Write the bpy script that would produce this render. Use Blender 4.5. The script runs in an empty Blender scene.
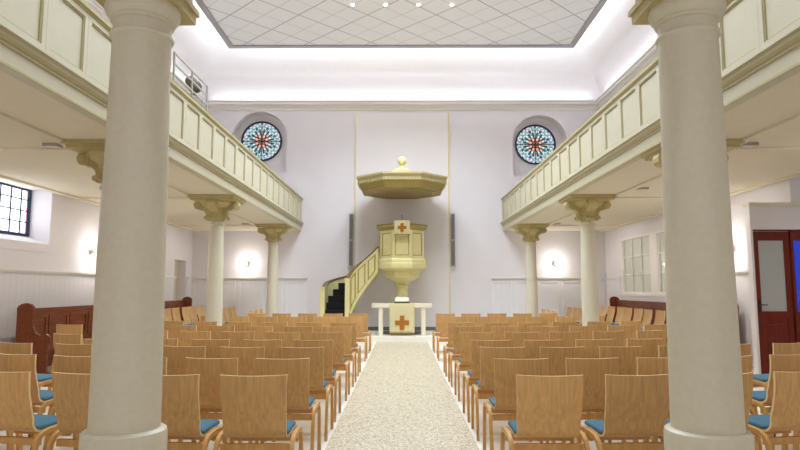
import bpy, math, random
from mathutils import Vector, Matrix
random.seed(7)
PI = math.pi
S = bpy.context.scene
C = S.collection
RAD = math.radians

# ------------------------------------------------------------------ camera
cam = bpy.data.cameras.new('camera')
cam.sensor_width = 36.0
cam.lens = 610.0 / 800.0 * 36.0
cam.clip_start = 0.05
camo = bpy.data.objects.new('camera', cam)
C.objects.link(camo)
camo.location = (0, 0, 1.38)
camo.rotation_euler = (PI / 2 + math.atan(63 / 610.0), 0, RAD(0.19))
S.camera = camo

# ------------------------------------------------------------------ world, exposure, lights
S.view_settings.view_transform = 'Standard'
S.view_settings.look = 'None'
S.view_settings.gamma = 1.0
S.view_settings.use_curve_mapping = False
S.view_settings.exposure = 0.7
try:
    S.cycles.use_denoising = True
    S.cycles.max_bounces = 10
    S.cycles.diffuse_bounces = 6
    S.cycles.sample_clamp_indirect = 6.0
except Exception:
    pass
w = bpy.data.worlds.new('world')
S.world = w
w.use_nodes = True
w.node_tree.nodes['Background'].inputs[0].default_value = (0.75, 0.85, 1.0, 1)
w.node_tree.nodes['Background'].inputs[1].default_value = 0.6

XL_ = -6.3
WARM = (1.0, 0.97, 0.93)
COOL = (0.84, 0.91, 1.0)
DAY = (0.79, 0.89, 1.0)


def lamp(name, kind, loc, energy, color, rot=(0, 0, 0), **kw):
    d = bpy.data.lights.new(name, kind)
    d.energy = energy
    d.color = color
    for k, v in kw.items():
        setattr(d, k, v)
    o = bpy.data.objects.new(name, d)
    o.location = loc
    o.rotation_euler = rot
    C.objects.link(o)
    return o


# cove strips lying on top of the cornice, shining up into the cove
E_COVE = 8
TILT = 0.9
lamp('cove_light', 'AREA', (0, 18.13, 7.16), E_COVE, COOL, (PI - TILT, 0, 0), shape='RECTANGLE', size=11.6, size_y=0.06)
lamp('cove_light', 'AREA', (-6.13, 9.0, 7.16), E_COVE * 1.5, COOL, (0, PI - TILT, 0), shape='RECTANGLE', size=0.06, size_y=17.5)
lamp('cove_light', 'AREA', (5.93, 9.0, 7.16), E_COVE * 1.5, COOL, (0, PI + TILT, 0), shape='RECTANGLE', size=0.06, size_y=17.5)
# strips in the gap above the lowered ceiling panel, shining outwards onto the curved cove
E_GAP = 125
lamp('gap_light', 'AREA', (0, 16.45, 8.36), E_GAP, COOL, (PI / 2, 0, 0), shape='RECTANGLE', size=9.2, size_y=0.08)
lamp('gap_light', 'AREA', (-4.7, 9.0, 8.36), E_GAP * 1.5, COOL, (0, PI / 2, 0), shape='RECTANGLE', size=0.08, size_y=15)
lamp('gap_light', 'AREA', (4.66, 9.0, 8.36), E_GAP * 1.5, COOL, (0, -PI / 2, 0), shape='RECTANGLE', size=0.08, size_y=15)
# recessed ceiling downlights; far row real, unseen nearer rows added to light the nave
DOWN_ROWS = (14.05, 11.6, 8.6, 5.6, 2.6)
E_DOWN = (205, 150, 120, 95, 70)
DOWN_X = (-1.19, -0.39, 0.40, 1.20)
for yy, en in zip(DOWN_ROWS, E_DOWN):
    for xx in DOWN_X:
        lamp('ceiling_spot', 'SPOT', (xx, yy, 8.12), en, DAY, spot_size=RAD(140), spot_blend=0.6, shadow_soft_size=0.12)
# soffit lamps below the side galleries; one pair is real, other bays added for brightness
E_SOF = 48
SOF_Y = (3.0, 7.1, 10.3, 13.4, 16.1)
for yy in SOF_Y:
    for xx in (-4.3, 4.3):
        lamp('soffit_light', 'SPOT', (xx * 4.15 / 4.3, yy, 3.02), E_SOF, WARM, (0, RAD(-38 if xx > 0 else 38), 0), spot_size=RAD(132), spot_blend=0.7, shadow_soft_size=0.08)
# added fill from behind the viewer, and daylight through the leaded window
lamp('entrance_fill', 'AREA', (0, -2.9, 2.6), 40, (1.0, 0.98, 0.97), (PI / 2, 0, 0), shape='RECTANGLE', size=9.0, size_y=3.6)
lamp('window_daylight', 'AREA', (XL_ - 0.36, 9.8, 2.7), 4, (0.82, 0.9, 1.0), (0, -PI / 2, 0), shape='RECTANGLE', size=0.7, size_y=1.7)


# ------------------------------------------------------------------ materials
def lin(c):
    return tuple((v / 255 / 12.92) if v / 255 <= 0.04045 else ((v / 255 + 0.055) / 1.055) ** 2.4 for v in c) + (1,)


def mat(name, rgb, rough=0.6, noise=None, spec=0.3, metal=0.0, bump=0.0, nscale=(8, 8, 8), amount=0.08, rnd=0.0):
    m = bpy.data.materials.new(name)
    m.use_nodes = True
    nt = m.node_tree
    b = nt.nodes['Principled BSDF']
    b.inputs['Roughness'].default_value = rough
    b.inputs['Metallic'].default_value = metal
    b.inputs['Specular IOR Level'].default_value = spec
    c = lin(rgb)
    tc = nt.nodes.new('ShaderNodeTexCoord')
    mp = nt.nodes.new('ShaderNodeMapping')
    mp.inputs['Scale'].default_value = nscale
    nz = nt.nodes.new('ShaderNodeTexNoise')
    nz.inputs['Detail'].default_value = 4
    nz.inputs['Scale'].default_value = 1.0
    nt.links.new(tc.outputs['Object'], mp.inputs['Vector'])
    nt.links.new(mp.outputs['Vector'], nz.inputs['Vector'])
    rp = nt.nodes.new('ShaderNodeValToRGB')
    rp.color_ramp.elements[0].position = 0.3
    rp.color_ramp.elements[1].position = 0.7
    rp.color_ramp.elements[0].color = tuple(v * (1 - amount) for v in c[:3]) + (1,)
    rp.color_ramp.elements[1].color = tuple(min(1, v * (1 + amount)) for v in c[:3]) + (1,)
    nt.links.new(nz.outputs['Fac'], rp.inputs['Fac'])
    out = rp.outputs['Color']
    if rnd:
        oi = nt.nodes.new('ShaderNodeObjectInfo')
        mr = nt.nodes.new('ShaderNodeMapRange')
        mr.inputs['To Min'].default_value = 1 - rnd
        mr.inputs['To Max'].default_value = 1 + rnd
        hs = nt.nodes.new('ShaderNodeHueSaturation')
        nt.links.new(oi.outputs['Random'], mr.inputs['Value'])
        nt.links.new(mr.outputs['Result'], hs.inputs['Value'])
        nt.links.new(out, hs.inputs['Color'])
        out = hs.outputs['Color']
        ad = nt.nodes.new('ShaderNodeVectorMath')
        ad.operation = 'SCALE'
        ad.inputs[0].default_value = (37, 17, 23)
        nt.links.new(oi.outputs['Random'], ad.inputs['Scale'])
        nt.links.new(ad.outputs['Vector'], mp.inputs['Location'])
    nt.links.new(out, b.inputs['Base Color'])
    if bump:
        bp = nt.nodes.new('ShaderNodeBump')
        bp.inputs['Strength'].default_value = bump
        bp.inputs['Distance'].default_value = 0.01
        nt.links.new(nz.outputs['Fac'], bp.inputs['Height'])
        nt.links.new(bp.outputs['Normal'], b.inputs['Normal'])
    return m


def emit(name, rgb, strength):
    m = bpy.data.materials.new(name)
    m.use_nodes = True
    b = m.node_tree.nodes['Principled BSDF']
    b.inputs['Base Color'].default_value = lin(rgb)
    b.inputs['Roughness'].default_value = 0.25
    b.inputs['Emission Color'].default_value = lin(rgb)
    b.inputs['Emission Strength'].default_value = strength
    return m


M = {}
M['wall'] = mat('white_plaster', (222, 217, 220), 0.85, nscale=(1.5, 1.5, 1.5), amount=0.015)
M['wall_panel'] = mat('pale_plaster', (226, 221, 221), 0.85, nscale=(1.5, 1.5, 1.5), amount=0.01)
M['cove'] = mat('cove_plaster', (242, 238, 240), 0.9, amount=0.01)
M['wains'] = mat('wainscot_paint', (224, 222, 226), 0.5, amount=0.015, nscale=(14, 14, 0.2))
M['soffit'] = mat('soffit_plaster', (222, 213, 190), 0.8, amount=0.02)
M['col'] = mat('column_paint', (210, 203, 182), 0.4, amount=0.03, nscale=(30, 30, 30), bump=0.06)
M['paint'] = mat('cream_paint', (198, 191, 166), 0.45, amount=0.02)
M['olive'] = mat('olive_trim_paint', (178, 168, 124), 0.45, amount=0.03)
M['cream'] = mat('pulpit_cream', (216, 206, 150), 0.4, amount=0.04)
M['gold'] = mat('pulpit_olive', (158, 140, 80), 0.4, amount=0.05)
M['brown_edge'] = mat('dark_rail_varnish', (112, 92, 56), 0.4, amount=0.1)
M['white_trim'] = mat('white_trim_paint', (230, 226, 222), 0.5, amount=0.01)
M['grey_trim'] = mat('grey_edge_profile', (170, 166, 170), 0.5, amount=0.02)
M['cap'] = mat('capital_paint', (190, 176, 126), 0.45, amount=0.06, nscale=(20, 20, 20))
M['oak'] = mat('oak_veneer', (203, 160, 104), 0.42, nscale=(55, 55, 2.5), amount=0.14, rnd=0.10)
M['oak_edge'] = mat('oak_plywood_edge', (238, 208, 156), 0.5, amount=0.05)
M['oak_leg'] = mat('oak_solid', (204, 156, 92), 0.42, nscale=(40, 40, 3), amount=0.1)
M['blue'] = mat('blue_wool', (78, 116, 134), 0.95, nscale=(300, 300, 300), amount=0.15, bump=0.2)
M['pew'] = mat('dark_stained_wood', (122, 62, 34), 0.4, nscale=(25, 3, 25), amount=0.25)
M['doorwood'] = mat('mahogany_door', (108, 36, 20), 0.3, nscale=(30, 30, 2), amount=0.25)
M['frost'] = mat('frosted_glass', (176, 178, 176), 0.35, nscale=(60, 60, 60), amount=0.06, bump=0.3)
M['blueglass'] = emit('blue_glass', (30, 60, 190), 0.35)
M['stone'] = mat('altar_stone', (230, 222, 198), 0.5, amount=0.02)
M['cloth'] = mat('cream_linen', (212, 202, 156), 0.9, amount=0.03, nscale=(60, 60, 60))
M['cross'] = mat('ochre_embroidery', (170, 108, 36), 0.9, amount=0.08, nscale=(80, 80, 80))
M['paper'] = mat('paper', (236, 230, 212), 0.8, amount=0.02)
M['leather'] = mat('brown_leather', (86, 70, 44), 0.6, amount=0.1)
M['steel'] = mat('grey_steel', (168, 166, 168), 0.4, metal=0.4, amount=0.04)
M['railsteel'] = mat('rail_paint', (176, 172, 160), 0.4, amount=0.03)
M['black'] = mat('black_metal', (40, 40, 42), 0.5, amount=0.1)
M['darkstep'] = mat('dark_step_carpet', (34, 32, 34), 0.9, amount=0.1)
M['lampgrey'] = mat('grey_lamp_enamel', (104, 100, 92), 0.5, amount=0.05)
M['brass'] = mat('brass', (190, 150, 80), 0.3, metal=0.9)
M['lead'] = mat('blue_black_lead', (40, 52, 86), 0.5, amount=0.05)
M['pane_day'] = emit('daylit_glass', (236, 242, 248), 1.7)
M['pane_red'] = emit('red_border_glass', (206, 140, 150), 0.6)
M['lampglass'] = emit('lamp_lens', (255, 246, 232), 9.0)
M['sconceglass'] = emit('sconce_lens', (255, 236, 205), 1.6)
M['pane_in'] = mat('interior_glass', (206, 208, 196), 0.08, spec=0.6, nscale=(1.2, 1.2, 1.2), amount=0.06)
M['base'] = mat('dark_skirting', (120, 112, 108), 0.6, amount=0.05)


def tile_material():
    m = bpy.data.materials.new('ceiling_tiles')
    m.use_nodes = True
    nt = m.node_tree
    b = nt.nodes['Principled BSDF']
    b.inputs['Roughness'].default_value = 0.8
    tc = nt.nodes.new('ShaderNodeTexCoord')
    sp = nt.nodes.new('ShaderNodeSeparateXYZ')
    nt.links.new(tc.outputs['Object'], sp.inputs[0])

    def math_node(op, a, bb=None):
        n = nt.nodes.new('ShaderNodeMath')
        n.operation = op
        for i, v in enumerate((a, bb)):
            if v is None:
                continue
            if isinstance(v, (int, float)):
                n.inputs[i].default_value = v
            else:
                nt.links.new(v, n.inputs[i])
        return n.outputs[0]

    def line(src, period, half):
        t = math_node('DIVIDE', src, period)
        fr = math_node('FRACT', t)
        d = math_node('ABSOLUTE', math_node('SUBTRACT', fr, 0.5))
        return math_node('GREATER_THAN', d, 0.5 - half / period)

    u = math_node('ADD', sp.outputs[0], sp.outputs[1])
    v = math_node('SUBTRACT', sp.outputs[0], sp.outputs[1])
    fine = math_node('MAXIMUM', line(u, 0.86, 0.012), line(v, 0.86, 0.012))
    broad = math_node('MAXIMUM', line(u, 1.72, 0.022), line(v, 1.72, 0.022))

    def mix(fac, a, c2):
        n = nt.nodes.new('ShaderNodeMix')
        n.data_type = 'RGBA'
        nt.links.new(fac, n.inputs[0])
        for i, vv in ((6, a), (7, c2)):
            if isinstance(vv, tuple):
                n.inputs[i].default_value = vv
            else:
                nt.links.new(vv, n.inputs[i])
        return n.outputs[2]
    c = mix(fine, lin((244, 244, 250)), lin((206, 204, 208)))
    c = mix(broad, c, lin((186, 184, 190)))
    nt.links.new(c, b.inputs['Base Color'])
    return m


def terrazzo():
    m = bpy.data.materials.new('speckled_terrazzo')
    m.use_nodes = True
    nt = m.node_tree
    b = nt.nodes['Principled BSDF']
    b.inputs['Roughness'].default_value = 0.38
    tc = nt.nodes.new('ShaderNodeTexCoord')
    vo = nt.nodes.new('ShaderNodeTexVoronoi')
    vo.inputs['Scale'].default_value = 85
    nt.links.new(tc.outputs['Object'], vo.inputs['Vector'])
    rp = nt.nodes.new('ShaderNodeValToRGB')
    e = rp.color_ramp.elements
    e[0].position = 0.0
    e[0].color = lin((128, 108, 78))
    e[1].position = 1.0
    e[1].color = lin((236, 230, 212))
    for p, cc in ((0.14, (168, 150, 116)), (0.28, (196, 183, 152)), (0.55, (214, 203, 176)), (0.8, (226, 217, 194))):
        n = e.new(p)
        n.color = lin(cc)
    sx = nt.nodes.new('ShaderNodeSeparateColor')
    nt.links.new(vo.outputs['Color'], sx.inputs[0])
    nt.links.new(sx.outputs[0], rp.inputs['Fac'])
    nt.links.new(rp.outputs['Color'], b.inputs['Base Color'])
    return m


M['tiles'] = tile_material()
M['terrazzo'] = terrazzo()
M['floor'] = mat('pale_floor_slabs', (232, 222, 204), 0.4, nscale=(3, 3, 3), amount=0.04)
M['platform'] = mat('white_platform_stone', (244, 240, 230), 0.4, amount=0.02)


# ------------------------------------------------------------------ mesh helpers
class MB:
    def __init__(self):
        self.v, self.f, self.mi = [], [], []

    def add(self, vs, fs, mi=0):
        n = len(self.v)
        self.v += [tuple(p) for p in vs]
        self.f += [tuple(i + n for i in f) for f in fs]
        self.mi += [mi] * len(fs)
        return self

    def box(self, x0, x1, y0, y1, z0, z1, mi=0, T=None):
        vs = [Vector((x, y, z)) for x in (x0, x1) for y in (y0, y1) for z in (z0, z1)]
        if T:
            vs = [T @ p for p in vs]
        self.add(vs, [(0, 1, 3, 2), (4, 6, 7, 5), (0, 4, 5, 1), (2, 3, 7, 6), (0, 2, 6, 4), (1, 5, 7, 3)], mi)
        return self

    def lathe(self, prof, n=32, at=(0, 0, 0), mi=0, phase=0.0, T=None):
        vs = []
        for r, z in prof:
            for k in range(n):
                a = 2 * PI * k / n + phase
                p = Vector((at[0] + r * math.cos(a), at[1] + r * math.sin(a), at[2] + z))
                vs.append(T @ p if T else p)
        fs = []
        for i in range(len(prof) - 1):
            for k in range(n):
                a, b = i * n + k, i * n + (k + 1) % n
                fs.append((a, b, b + n, a + n))
        fs.append(tuple(reversed(range(n))))
        fs.append(tuple((len(prof) - 1) * n + k for k in range(n)))
        return self.add(vs, fs, mi)

    def prism(self, poly, axis, a, b, mi=0, T=None):
        """poly: 2D points; extruded along axis ('x': poly is (y,z); 'y': poly is (x,z); 'z': poly is (x,y))"""
        def p3(q, t):
            if axis == 'x':
                return Vector((t, q[0], q[1]))
            if axis == 'y':
                return Vector((q[0], t, q[1]))
            return Vector((q[0], q[1], t))
        vs = [p3(q, a) for q in poly] + [p3(q, b) for q in poly]
        if T:
            vs = [T @ p for p in vs]
        n = len(poly)
        fs = [(i, (i + 1) % n, (i + 1) % n + n, i + n) for i in range(n)]
        fs += [tuple(reversed(range(n))), tuple(range(n, 2 * n))]
        return self.add(vs, fs, mi)

    def loft(self, rings, closed=True, caps=True, mi=0):
        n = len(rings[0])
        vs = [p for r in rings for p in r]
        fs = []
        for i in range(len(rings) - 1):
            for k in range(n if closed else n - 1):
                a, b = i * n + k, i * n + (k + 1) % n
                fs.append((a, b, b + n, a + n))
        if caps and closed:
            fs.append(tuple(reversed(range(n))))
            fs.append(tuple((len(rings) - 1) * n + k for k in range(n)))
        return self.add(vs, fs, mi)

    def tube(self, pts, r, n=8, mi=0):
        pts = [Vector(p) for p in pts]
        rings = []
        for i, p in enumerate(pts):
            d = (pts[min(i + 1, len(pts) - 1)] - pts[max(i - 1, 0)]).normalized()
            ref = Vector((0, 0, 1)) if abs(d.z) < 0.9 else Vector((1, 0, 0))
            u = d.cross(ref).normalized()
            v = d.cross(u)
            rings.append([p + (u * math.cos(2 * PI * k / n) + v * math.sin(2 * PI * k / n)) * r for k in range(n)])
        return self.loft(rings, mi=mi)

    def obj(self, name, mats, parent=None, smooth=35, loc=None, fix=True):
        me = bpy.data.meshes.new(name)
        me.from_pydata([tuple(p) for p in self.v], [], self.f)
        if not isinstance(mats, (list, tuple)):
            mats = [mats]
        for m in mats:
            me.materials.append(M[m] if isinstance(m, str) else m)
        me.polygons.foreach_set('material_index', self.mi)
        me.update()
        if fix:
            import bmesh
            bm = bmesh.new()
            bm.from_mesh(me)
            bmesh.ops.recalc_face_normals(bm, faces=bm.faces)
            bm.to_mesh(me)
            bm.free()
        if smooth:
            me.polygons.foreach_set('use_smooth', [True] * len(me.polygons))
            me.set_sharp_from_angle(angle=RAD(smooth))
        o = bpy.data.objects.new(name, me)
        C.objects.link(o)
        if parent:
            o.parent = parent
        if loc:
            o.location = loc
        return o


def tag(o, label, cat, group=None):
    o['label'] = label
    o['category'] = cat
    if group:
        o['group'] = group
    return o


def thing(name, label, cat, loc=(0, 0, 0), rz=0, group=None):
    o = bpy.data.objects.new(name, None)
    o.location = loc
    o.rotation_euler = (0, 0, rz)
    C.objects.link(o)
    return tag(o, label, cat, group)


def struct(o, label=None, cat=None):
    o['kind'] = 'structure'
    if label:
        o['label'] = label
        o['category'] = cat
    return o


def dup(root, loc, rz, label, group=None):
    r = root.copy()
    C.objects.link(r)
    r.location = loc
    r.rotation_euler = (0, 0, rz)
    r['label'] = label
    if group:
        r['group'] = group
    for ch in list(root.children):
        c = ch.copy()
        C.objects.link(c)
        c.parent = r
        for g in list(ch.children):
            d = g.copy()
            C.objects.link(d)
            d.parent = c
    return r


# ------------------------------------------------------------------ dimensions
XL, XR, YB, YF = -6.3, 6.1, 18.3, -3.0
ZC = 7.05          # cornice top
ORD = ['first', 'second', 'third', 'fourth', 'fifth', 'sixth', 'seventh', 'eighth', 'ninth', 'tenth', 'eleventh', 'twelfth', 'thirteenth', 'fourteenth']

# ------------------------------------------------------------------ floor
struct(MB().box(XL - .5, XR + 1.6, YF - .2, YB + 1, -0.2, 0.0).obj('floor', 'floor', smooth=0))
struct(MB().box(-0.66, 0.66, YF, 15.9, 0.0, 0.004).obj('floor_aisle', 'terrazzo', smooth=0))
e = MB()
for s in (-1, 1):
    e.box(min(s * .66, s * .71), max(s * .66, s * .71), YF, 15.9, 0.0, 0.006)
struct(e.obj('trim_1', 'platform', smooth=0))
struct(MB().box(-2.75, 2.75, 15.9, YB, 0.0, 0.13).obj('floor_platform', 'platform', smooth=0))

# ------------------------------------------------------------------ back wall with two round-headed niches
ROSES = [(-4.36, 5.93, -4.375), (4.22, 5.82, 4.15)]   # niche x, centre z, rose x
NR = 0.845


def back_wall():
    b = MB()
    y = YB
    top = ZC + 0.1

    def quad(x0, x1, z0, z1):
        b.add([(x0, y, z0), (x1, y, z0), (x1, y, z1), (x0, y, z1)], [(0, 1, 2, 3)])
    xs = [XL - .02]
    for nx, nz, rx in ROSES:
        quad(xs[-1], nx - NR, 0, top)
        zb = nz - 1.05
        quad(nx - NR, nx + NR, 0, zb)
        yb = y + 0.36
        n = 32
        arc = [(nx - NR * math.cos(PI * k / n), nz + NR * math.sin(PI * k / n)) for k in range(n + 1)]
        for k in range(n):
            (xa, za), (xb, zb2) = arc[k], arc[k + 1]
            b.add([(xa, y, za), (xb, y, zb2), (xb, y, top), (xa, y, top)], [(0, 1, 2, 3)])
        outl = [(nx - NR, zb)] + arc + [(nx + NR, zb)]
        for k in range(len(outl)):
            (xa, za), (xb, zb2) = outl[k], outl[(k + 1) % len(outl)]
            b.add([(xa, y, za), (xa, yb, za), (xb, yb, zb2), (xb, y, zb2)], [(0, 1, 2, 3)])
        b.add([(px, yb, pz) for px, pz in outl], [tuple(range(len(outl)))])
        xs.append(nx + NR)
    quad(xs[-1], XR + .02, 0, top)
    b.box(XL - .4, XR + .4, y + 0.5, y + 0.7, 0, 9.2)
    return struct(b.obj('wall_back', 'wall', smooth=30, fix=False))


back_wall()
# flat projecting centre field and its two pale yellow edge strips
struct(MB().box(-1.41, 1.41, YB - 0.03, YB + 0.02, 0.13, 6.72).obj('trim_2', 'wall_panel', smooth=0))
e = MB()
for s in (-1, 1):
    e.box(s * 1.42 - .018, s * 1.42 + .018, YB - 0.045, YB, 0.13, 6.72)
struct(e.obj('trim_3', 'cream', smooth=0))

# ------------------------------------------------------------------ left wall (window opening + door niche), right wall, rear wall


def wall_with_holes(name, x, out, y0, y1, ztop, holes, m='wall'):
    """vertical wall in the plane X=x, thickness out*0.45 outward; holes: (y0,y1,z0,z1)"""
    b = MB()
    ys = sorted({y0, y1} | {h[0] for h in holes} | {h[1] for h in holes})
    x2 = x + out
    for i in range(len(ys) - 1):
        a, c = ys[i], ys[i + 1]
        h = [q for q in holes if q[0] <= a and q[1] >= c]
        spans = [(0, ztop)] if not h else [(0, h[0][2]), (h[0][3], ztop)]
        for z0, z1 in spans:
            if z1 - z0 > 1e-4:
                b.box(min(x, x2), max(x, x2), a, c, z0, z1)
    return struct(b.obj(name, m, smooth=0))


wall_with_holes('wall_left', XL, -0.45, YF, YB + .5, ZC + .1, [(9.0, 10.85, 2.14, 3.13), (16.9, 17.8, 0.0, 2.17)])
wall_with_holes('wall_right', XR, 0.45, 9.62, YB + .5, ZC + .1, [(12.6, 17.0, 1.22, 2.74)])
struct(MB().box(XR, XR + .45, YF, 9.62, 3.2, ZC + .1).obj('wall_right_upper', 'wall', smooth=0))
struct(MB().box(7.4, 7.6, YF, 9.62, 0, 3.2).obj('wall_porch', 'wall', smooth=0))
struct(MB().box(XL - .45, 7.6, YF - .2, YF, 0, 9.2).obj('wall_front', 'wall', smooth=0))
struct(MB().box(XL - .40, XL - .25, 16.9, 17.8, 0, 2.17).obj('door_1', 'soffit', smooth=0))
e = MB()
for yy in (16.93, 17.36):
    e.box(XL - .25, XL - .235, yy, yy + .38, .2, .95)
    e.box(XL - .25, XL - .235, yy, yy + .38, 1.05, 2.05)
e.obj('door_panel', 'paint', bpy.data.objects['door_1'], smooth=0)

# partition facing the entrance on the right, with the double door
pb = MB()
pb.box(5.44, 5.475, 9.5, 9.62, 0, 2.66)
pb.box(5.475, 6.80, 9.5, 9.62, 2.29, 2.66)
pb.box(6.80, 7.4, 9.5, 9.62, 0, 3.2)
pb.box(6.1, 6.80, 9.5, 9.62, 2.66, 3.2)
struct(pb.obj('partition_porch', 'wall', smooth=0))
struct(MB().box(5.42, 7.4, 9.46, 9.66, 2.66, 2.71).obj('trim_4', 'soffit', smooth=0))

d = bpy.data.objects.new('door_2', None)
C.objects.link(d)
d.location = (5.485, 9.55, 0)
struct(d)


def leaf(root, x0, glass, hy=0.0, st_=.09):
    wd = 0.58
    b = MB()
    b.box(x0, x0 + st_, hy, hy + .045, .01, 2.26)
    b.box(x0 + wd - st_, x0 + wd, hy, hy + .045, .01, 2.26)
    b.box(x0 + st_, x0 + wd - st_, hy, hy + .045, 2.12, 2.26)
    b.box(x0 + st_, x0 + wd - st_, hy, hy + .045, .9, 1.02)
    b.box(x0 + st_, x0 + wd - st_, hy, hy + .045, .01, .22)
    b.box(x0 + st_, x0 + wd - st_, hy + .012, hy + .035, .22, .9)
    b.box(x0 + .16, x0 + wd - .16, hy + .002, hy + .03, .3, .82)
    p = b.obj('door_leaf', 'doorwood', root, smooth=0)
    MB().box(x0 + st_, x0 + wd - st_, hy + .018, hy + .026, 1.02, 2.12).obj('door_glass', glass, root, smooth=0)
    return p


leaf(d, 0.0, 'frost')
leaf(d, 0.612, 'blueglass', st_=.03)
h = MB()
h.box(0.035, .07, -0.008, 0, 1.0, 1.2)
h.tube([(0.052, 0, 1.12), (0.052, -.05, 1.12), (0.15, -.05, 1.12)], 0.009)
h.obj('door_handle', 'black', d)
fr = MB()
fr.box(-.0, -.0 + .001, 0, .04, 0, .01)
fr = MB()
fr.box(0.583, 0.609, -.03, .06, 0, 2.28)
fr.box(1.195, 1.235, -.03, .06, 0, 2.28)
fr.box(-.005, 1.235, -.03, .06, 2.265, 2.30)
fr.obj('door_frame', 'doorwood', d, smooth=0)

# ------------------------------------------------------------------ wainscot, rails, skirting
trim_n = [5]


def trim(b, m, smooth=0):
    o = struct(b.obj('trim_%d' % trim_n[0], m, smooth=smooth))
    trim_n[0] += 1
    return o


def wainscot_side(x, s, y0, y1, gaps):
    """boards with narrow grooves, against the wall at x, s = direction into the room"""
    b = MB()
    r = MB()
    ys = [y0]
    for g in gaps:
        ys += [g[0], g[1]]
    ys.append(y1)
    for i in range(0, len(ys), 2):
        a, c = ys[i], ys[i + 1]
        if c - a < .05:
            continue
        n = max(1, round((c - a) / .16))
        for k in range(n):
            q0 = a + (c - a) * k / n
            q1 = a + (c - a) * (k + 1) / n - .003
            xa, xb = sorted((x, x + s * .016))
            b.box(xa, xb, q0, q1, 0.12, 1.63)
        xa, xb = sorted((x, x + s * .012))
        b.box(xa, xb, a, c, 0.0, 1.63)
        xa, xb = sorted((x, x + s * .05))
        r.box(xa, xb, a, c, 1.63, 1.66)
        xa, xb = sorted((x, x + s * .075))
        r.box(xa, xb, a, c, 1.66, 1.69)
        xa, xb = sorted((x, x + s * .035))
        r.box(xa, xb, a, c, 0.0, .12)
    trim(b, 'wains')
    trim(r, 'white_trim')


wainscot_side(XL, 1, YF, YB, [(16.85, 17.85)])
b = MB()
r = MB()
b.box(XR - .012, XR, 9.62, YB, 0, 1.16)
n = 52
for k in range(n):
    q0 = 9.62 + (YB - 9.62) * k / n
    q1 = 9.62 + (YB - 9.62) * (k + 1) / n - .003
    zt = 1.63 if (q1 < 12.55 or q0 > 17.05) else 1.16
    b.box(XR - .02, XR, q0, q1, .12, zt)
for a, c in ((9.62, 12.55), (17.05, YB)):
    r.box(XR - .05, XR, a, c, 1.63, 1.66)
    r.box(XR - .075, XR, a, c, 1.66, 1.69)
trim(b, 'wains')
trim(r, 'white_trim')

b = MB()
r = MB()
for xa, xb in ((XL, -2.82), (2.66, XR)):
    b.box(xa, xb, YB - .02, YB, 0, 1.64)
    r.box(xa, xb, YB - .05, YB, 1.64, 1.665)
    r.box(xa, xb, YB - .075, YB, 1.665, 1.69)
    n = 5
    wdt = (xb - xa) / n
    for k in range(n):
        p0, p1 = xa + wdt * k + .06, xa + wdt * (k + 1) - .06
        for q in ((p0, p1, .3, .33), (p0, p1, 1.54, 1.57), (p0, p0 + .03, .33, 1.54), (p1 - .03, p1, .33, 1.54)):
            r.box(q[0], q[1], YB - .04, YB - .02, q[2], q[3])
trim(b, 'wains')
trim(r, 'white_trim')
b = MB()
b.box(-2.8, 2.65, YB - .05, YB, .13, .24)
struct(b.obj('baseboard_back', 'base', smooth=0))

# cornice round the hall
prof = [(0, -.24), (.03, -.24), (.04, -.19), (.09, -.15), (.12, -.10), (.16, -.08), (.17, -.02), (.2, 0), (.2, .03), (0, .03)]
b = MB()
rings = []
for o_, z in prof:
    rings.append([(XL + o_, YF + o_, ZC + z), (XR - o_, YF + o_, ZC + z), (XR - o_, YB - o_, ZC + z), (XL + o_, YB - o_, ZC + z)])
b.loft(rings, caps=False)
trim(b, 'white_trim', 40)
# curved cove and upper ceiling behind the tile panel
b = MB()
rings = []
for k in range(13):
    a = PI / 2 * k / 12
    o_, z = 1.75 * (1 - math.cos(a)), 1.45 * math.sin(a)
    rings.append([(XL + o_, YF + o_, ZC + .02 + z), (XR - o_, YF + o_, ZC + .02 + z), (XR - o_, YB - o_, ZC + .02 + z), (XL + o_, YB - o_, ZC + .02 + z)])
b.loft(rings, caps=False)
b.add(rings[-1], [(0, 1, 2, 3)])
struct(b.obj('ceiling_cove', 'cove', smooth=60))
# tiled ceiling panel with its grey edge profile
CX0, CX1, CY1, CZ = -4.84, 4.80, 16.6, 8.17
struct(MB().box(CX0, CX1, YF + 1, CY1, CZ, CZ + .12).obj('ceiling', 'tiles', smooth=0))
b = MB()
b.box(CX0 - .06, CX0 + .10, YF + 1, CY1 + .06, CZ - .035, CZ + .14)
b.box(CX1 - .10, CX1 + .06, YF + 1, CY1 + .06, CZ - .035, CZ + .14)
b.box(CX0 + .10, CX1 - .10, CY1 - .10, CY1 + .06, CZ - .035, CZ + .14)
trim(b, 'grey_trim')

# downlights; far row real, nearer row added out of view
proto = None
n_ = 0
for yy in DOWN_ROWS[:2]:
    for i, xx in enumerate(DOWN_X):
        lab = 'small round recessed ceiling spotlight, %s from the window-side gallery in the %s row' % (ORD[i], 'far' if yy > 14 else 'added nearer')
        if proto is None:
            proto = thing('recessed_downlight', lab, 'ceiling light', (xx, yy, CZ), 0, 'recessed ceiling spotlights')
            MB().lathe([(.06, -.012), (.06, 0.01)], 20).obj('trim_ring', 'white_trim', proto)
            MB().lathe([(.042, -.02), (.045, -.011)], 20).obj('lens', 'lampglass', proto)
        else:
            dup(proto, (xx, yy, CZ), 0, lab)

# ------------------------------------------------------------------ rose windows


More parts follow.
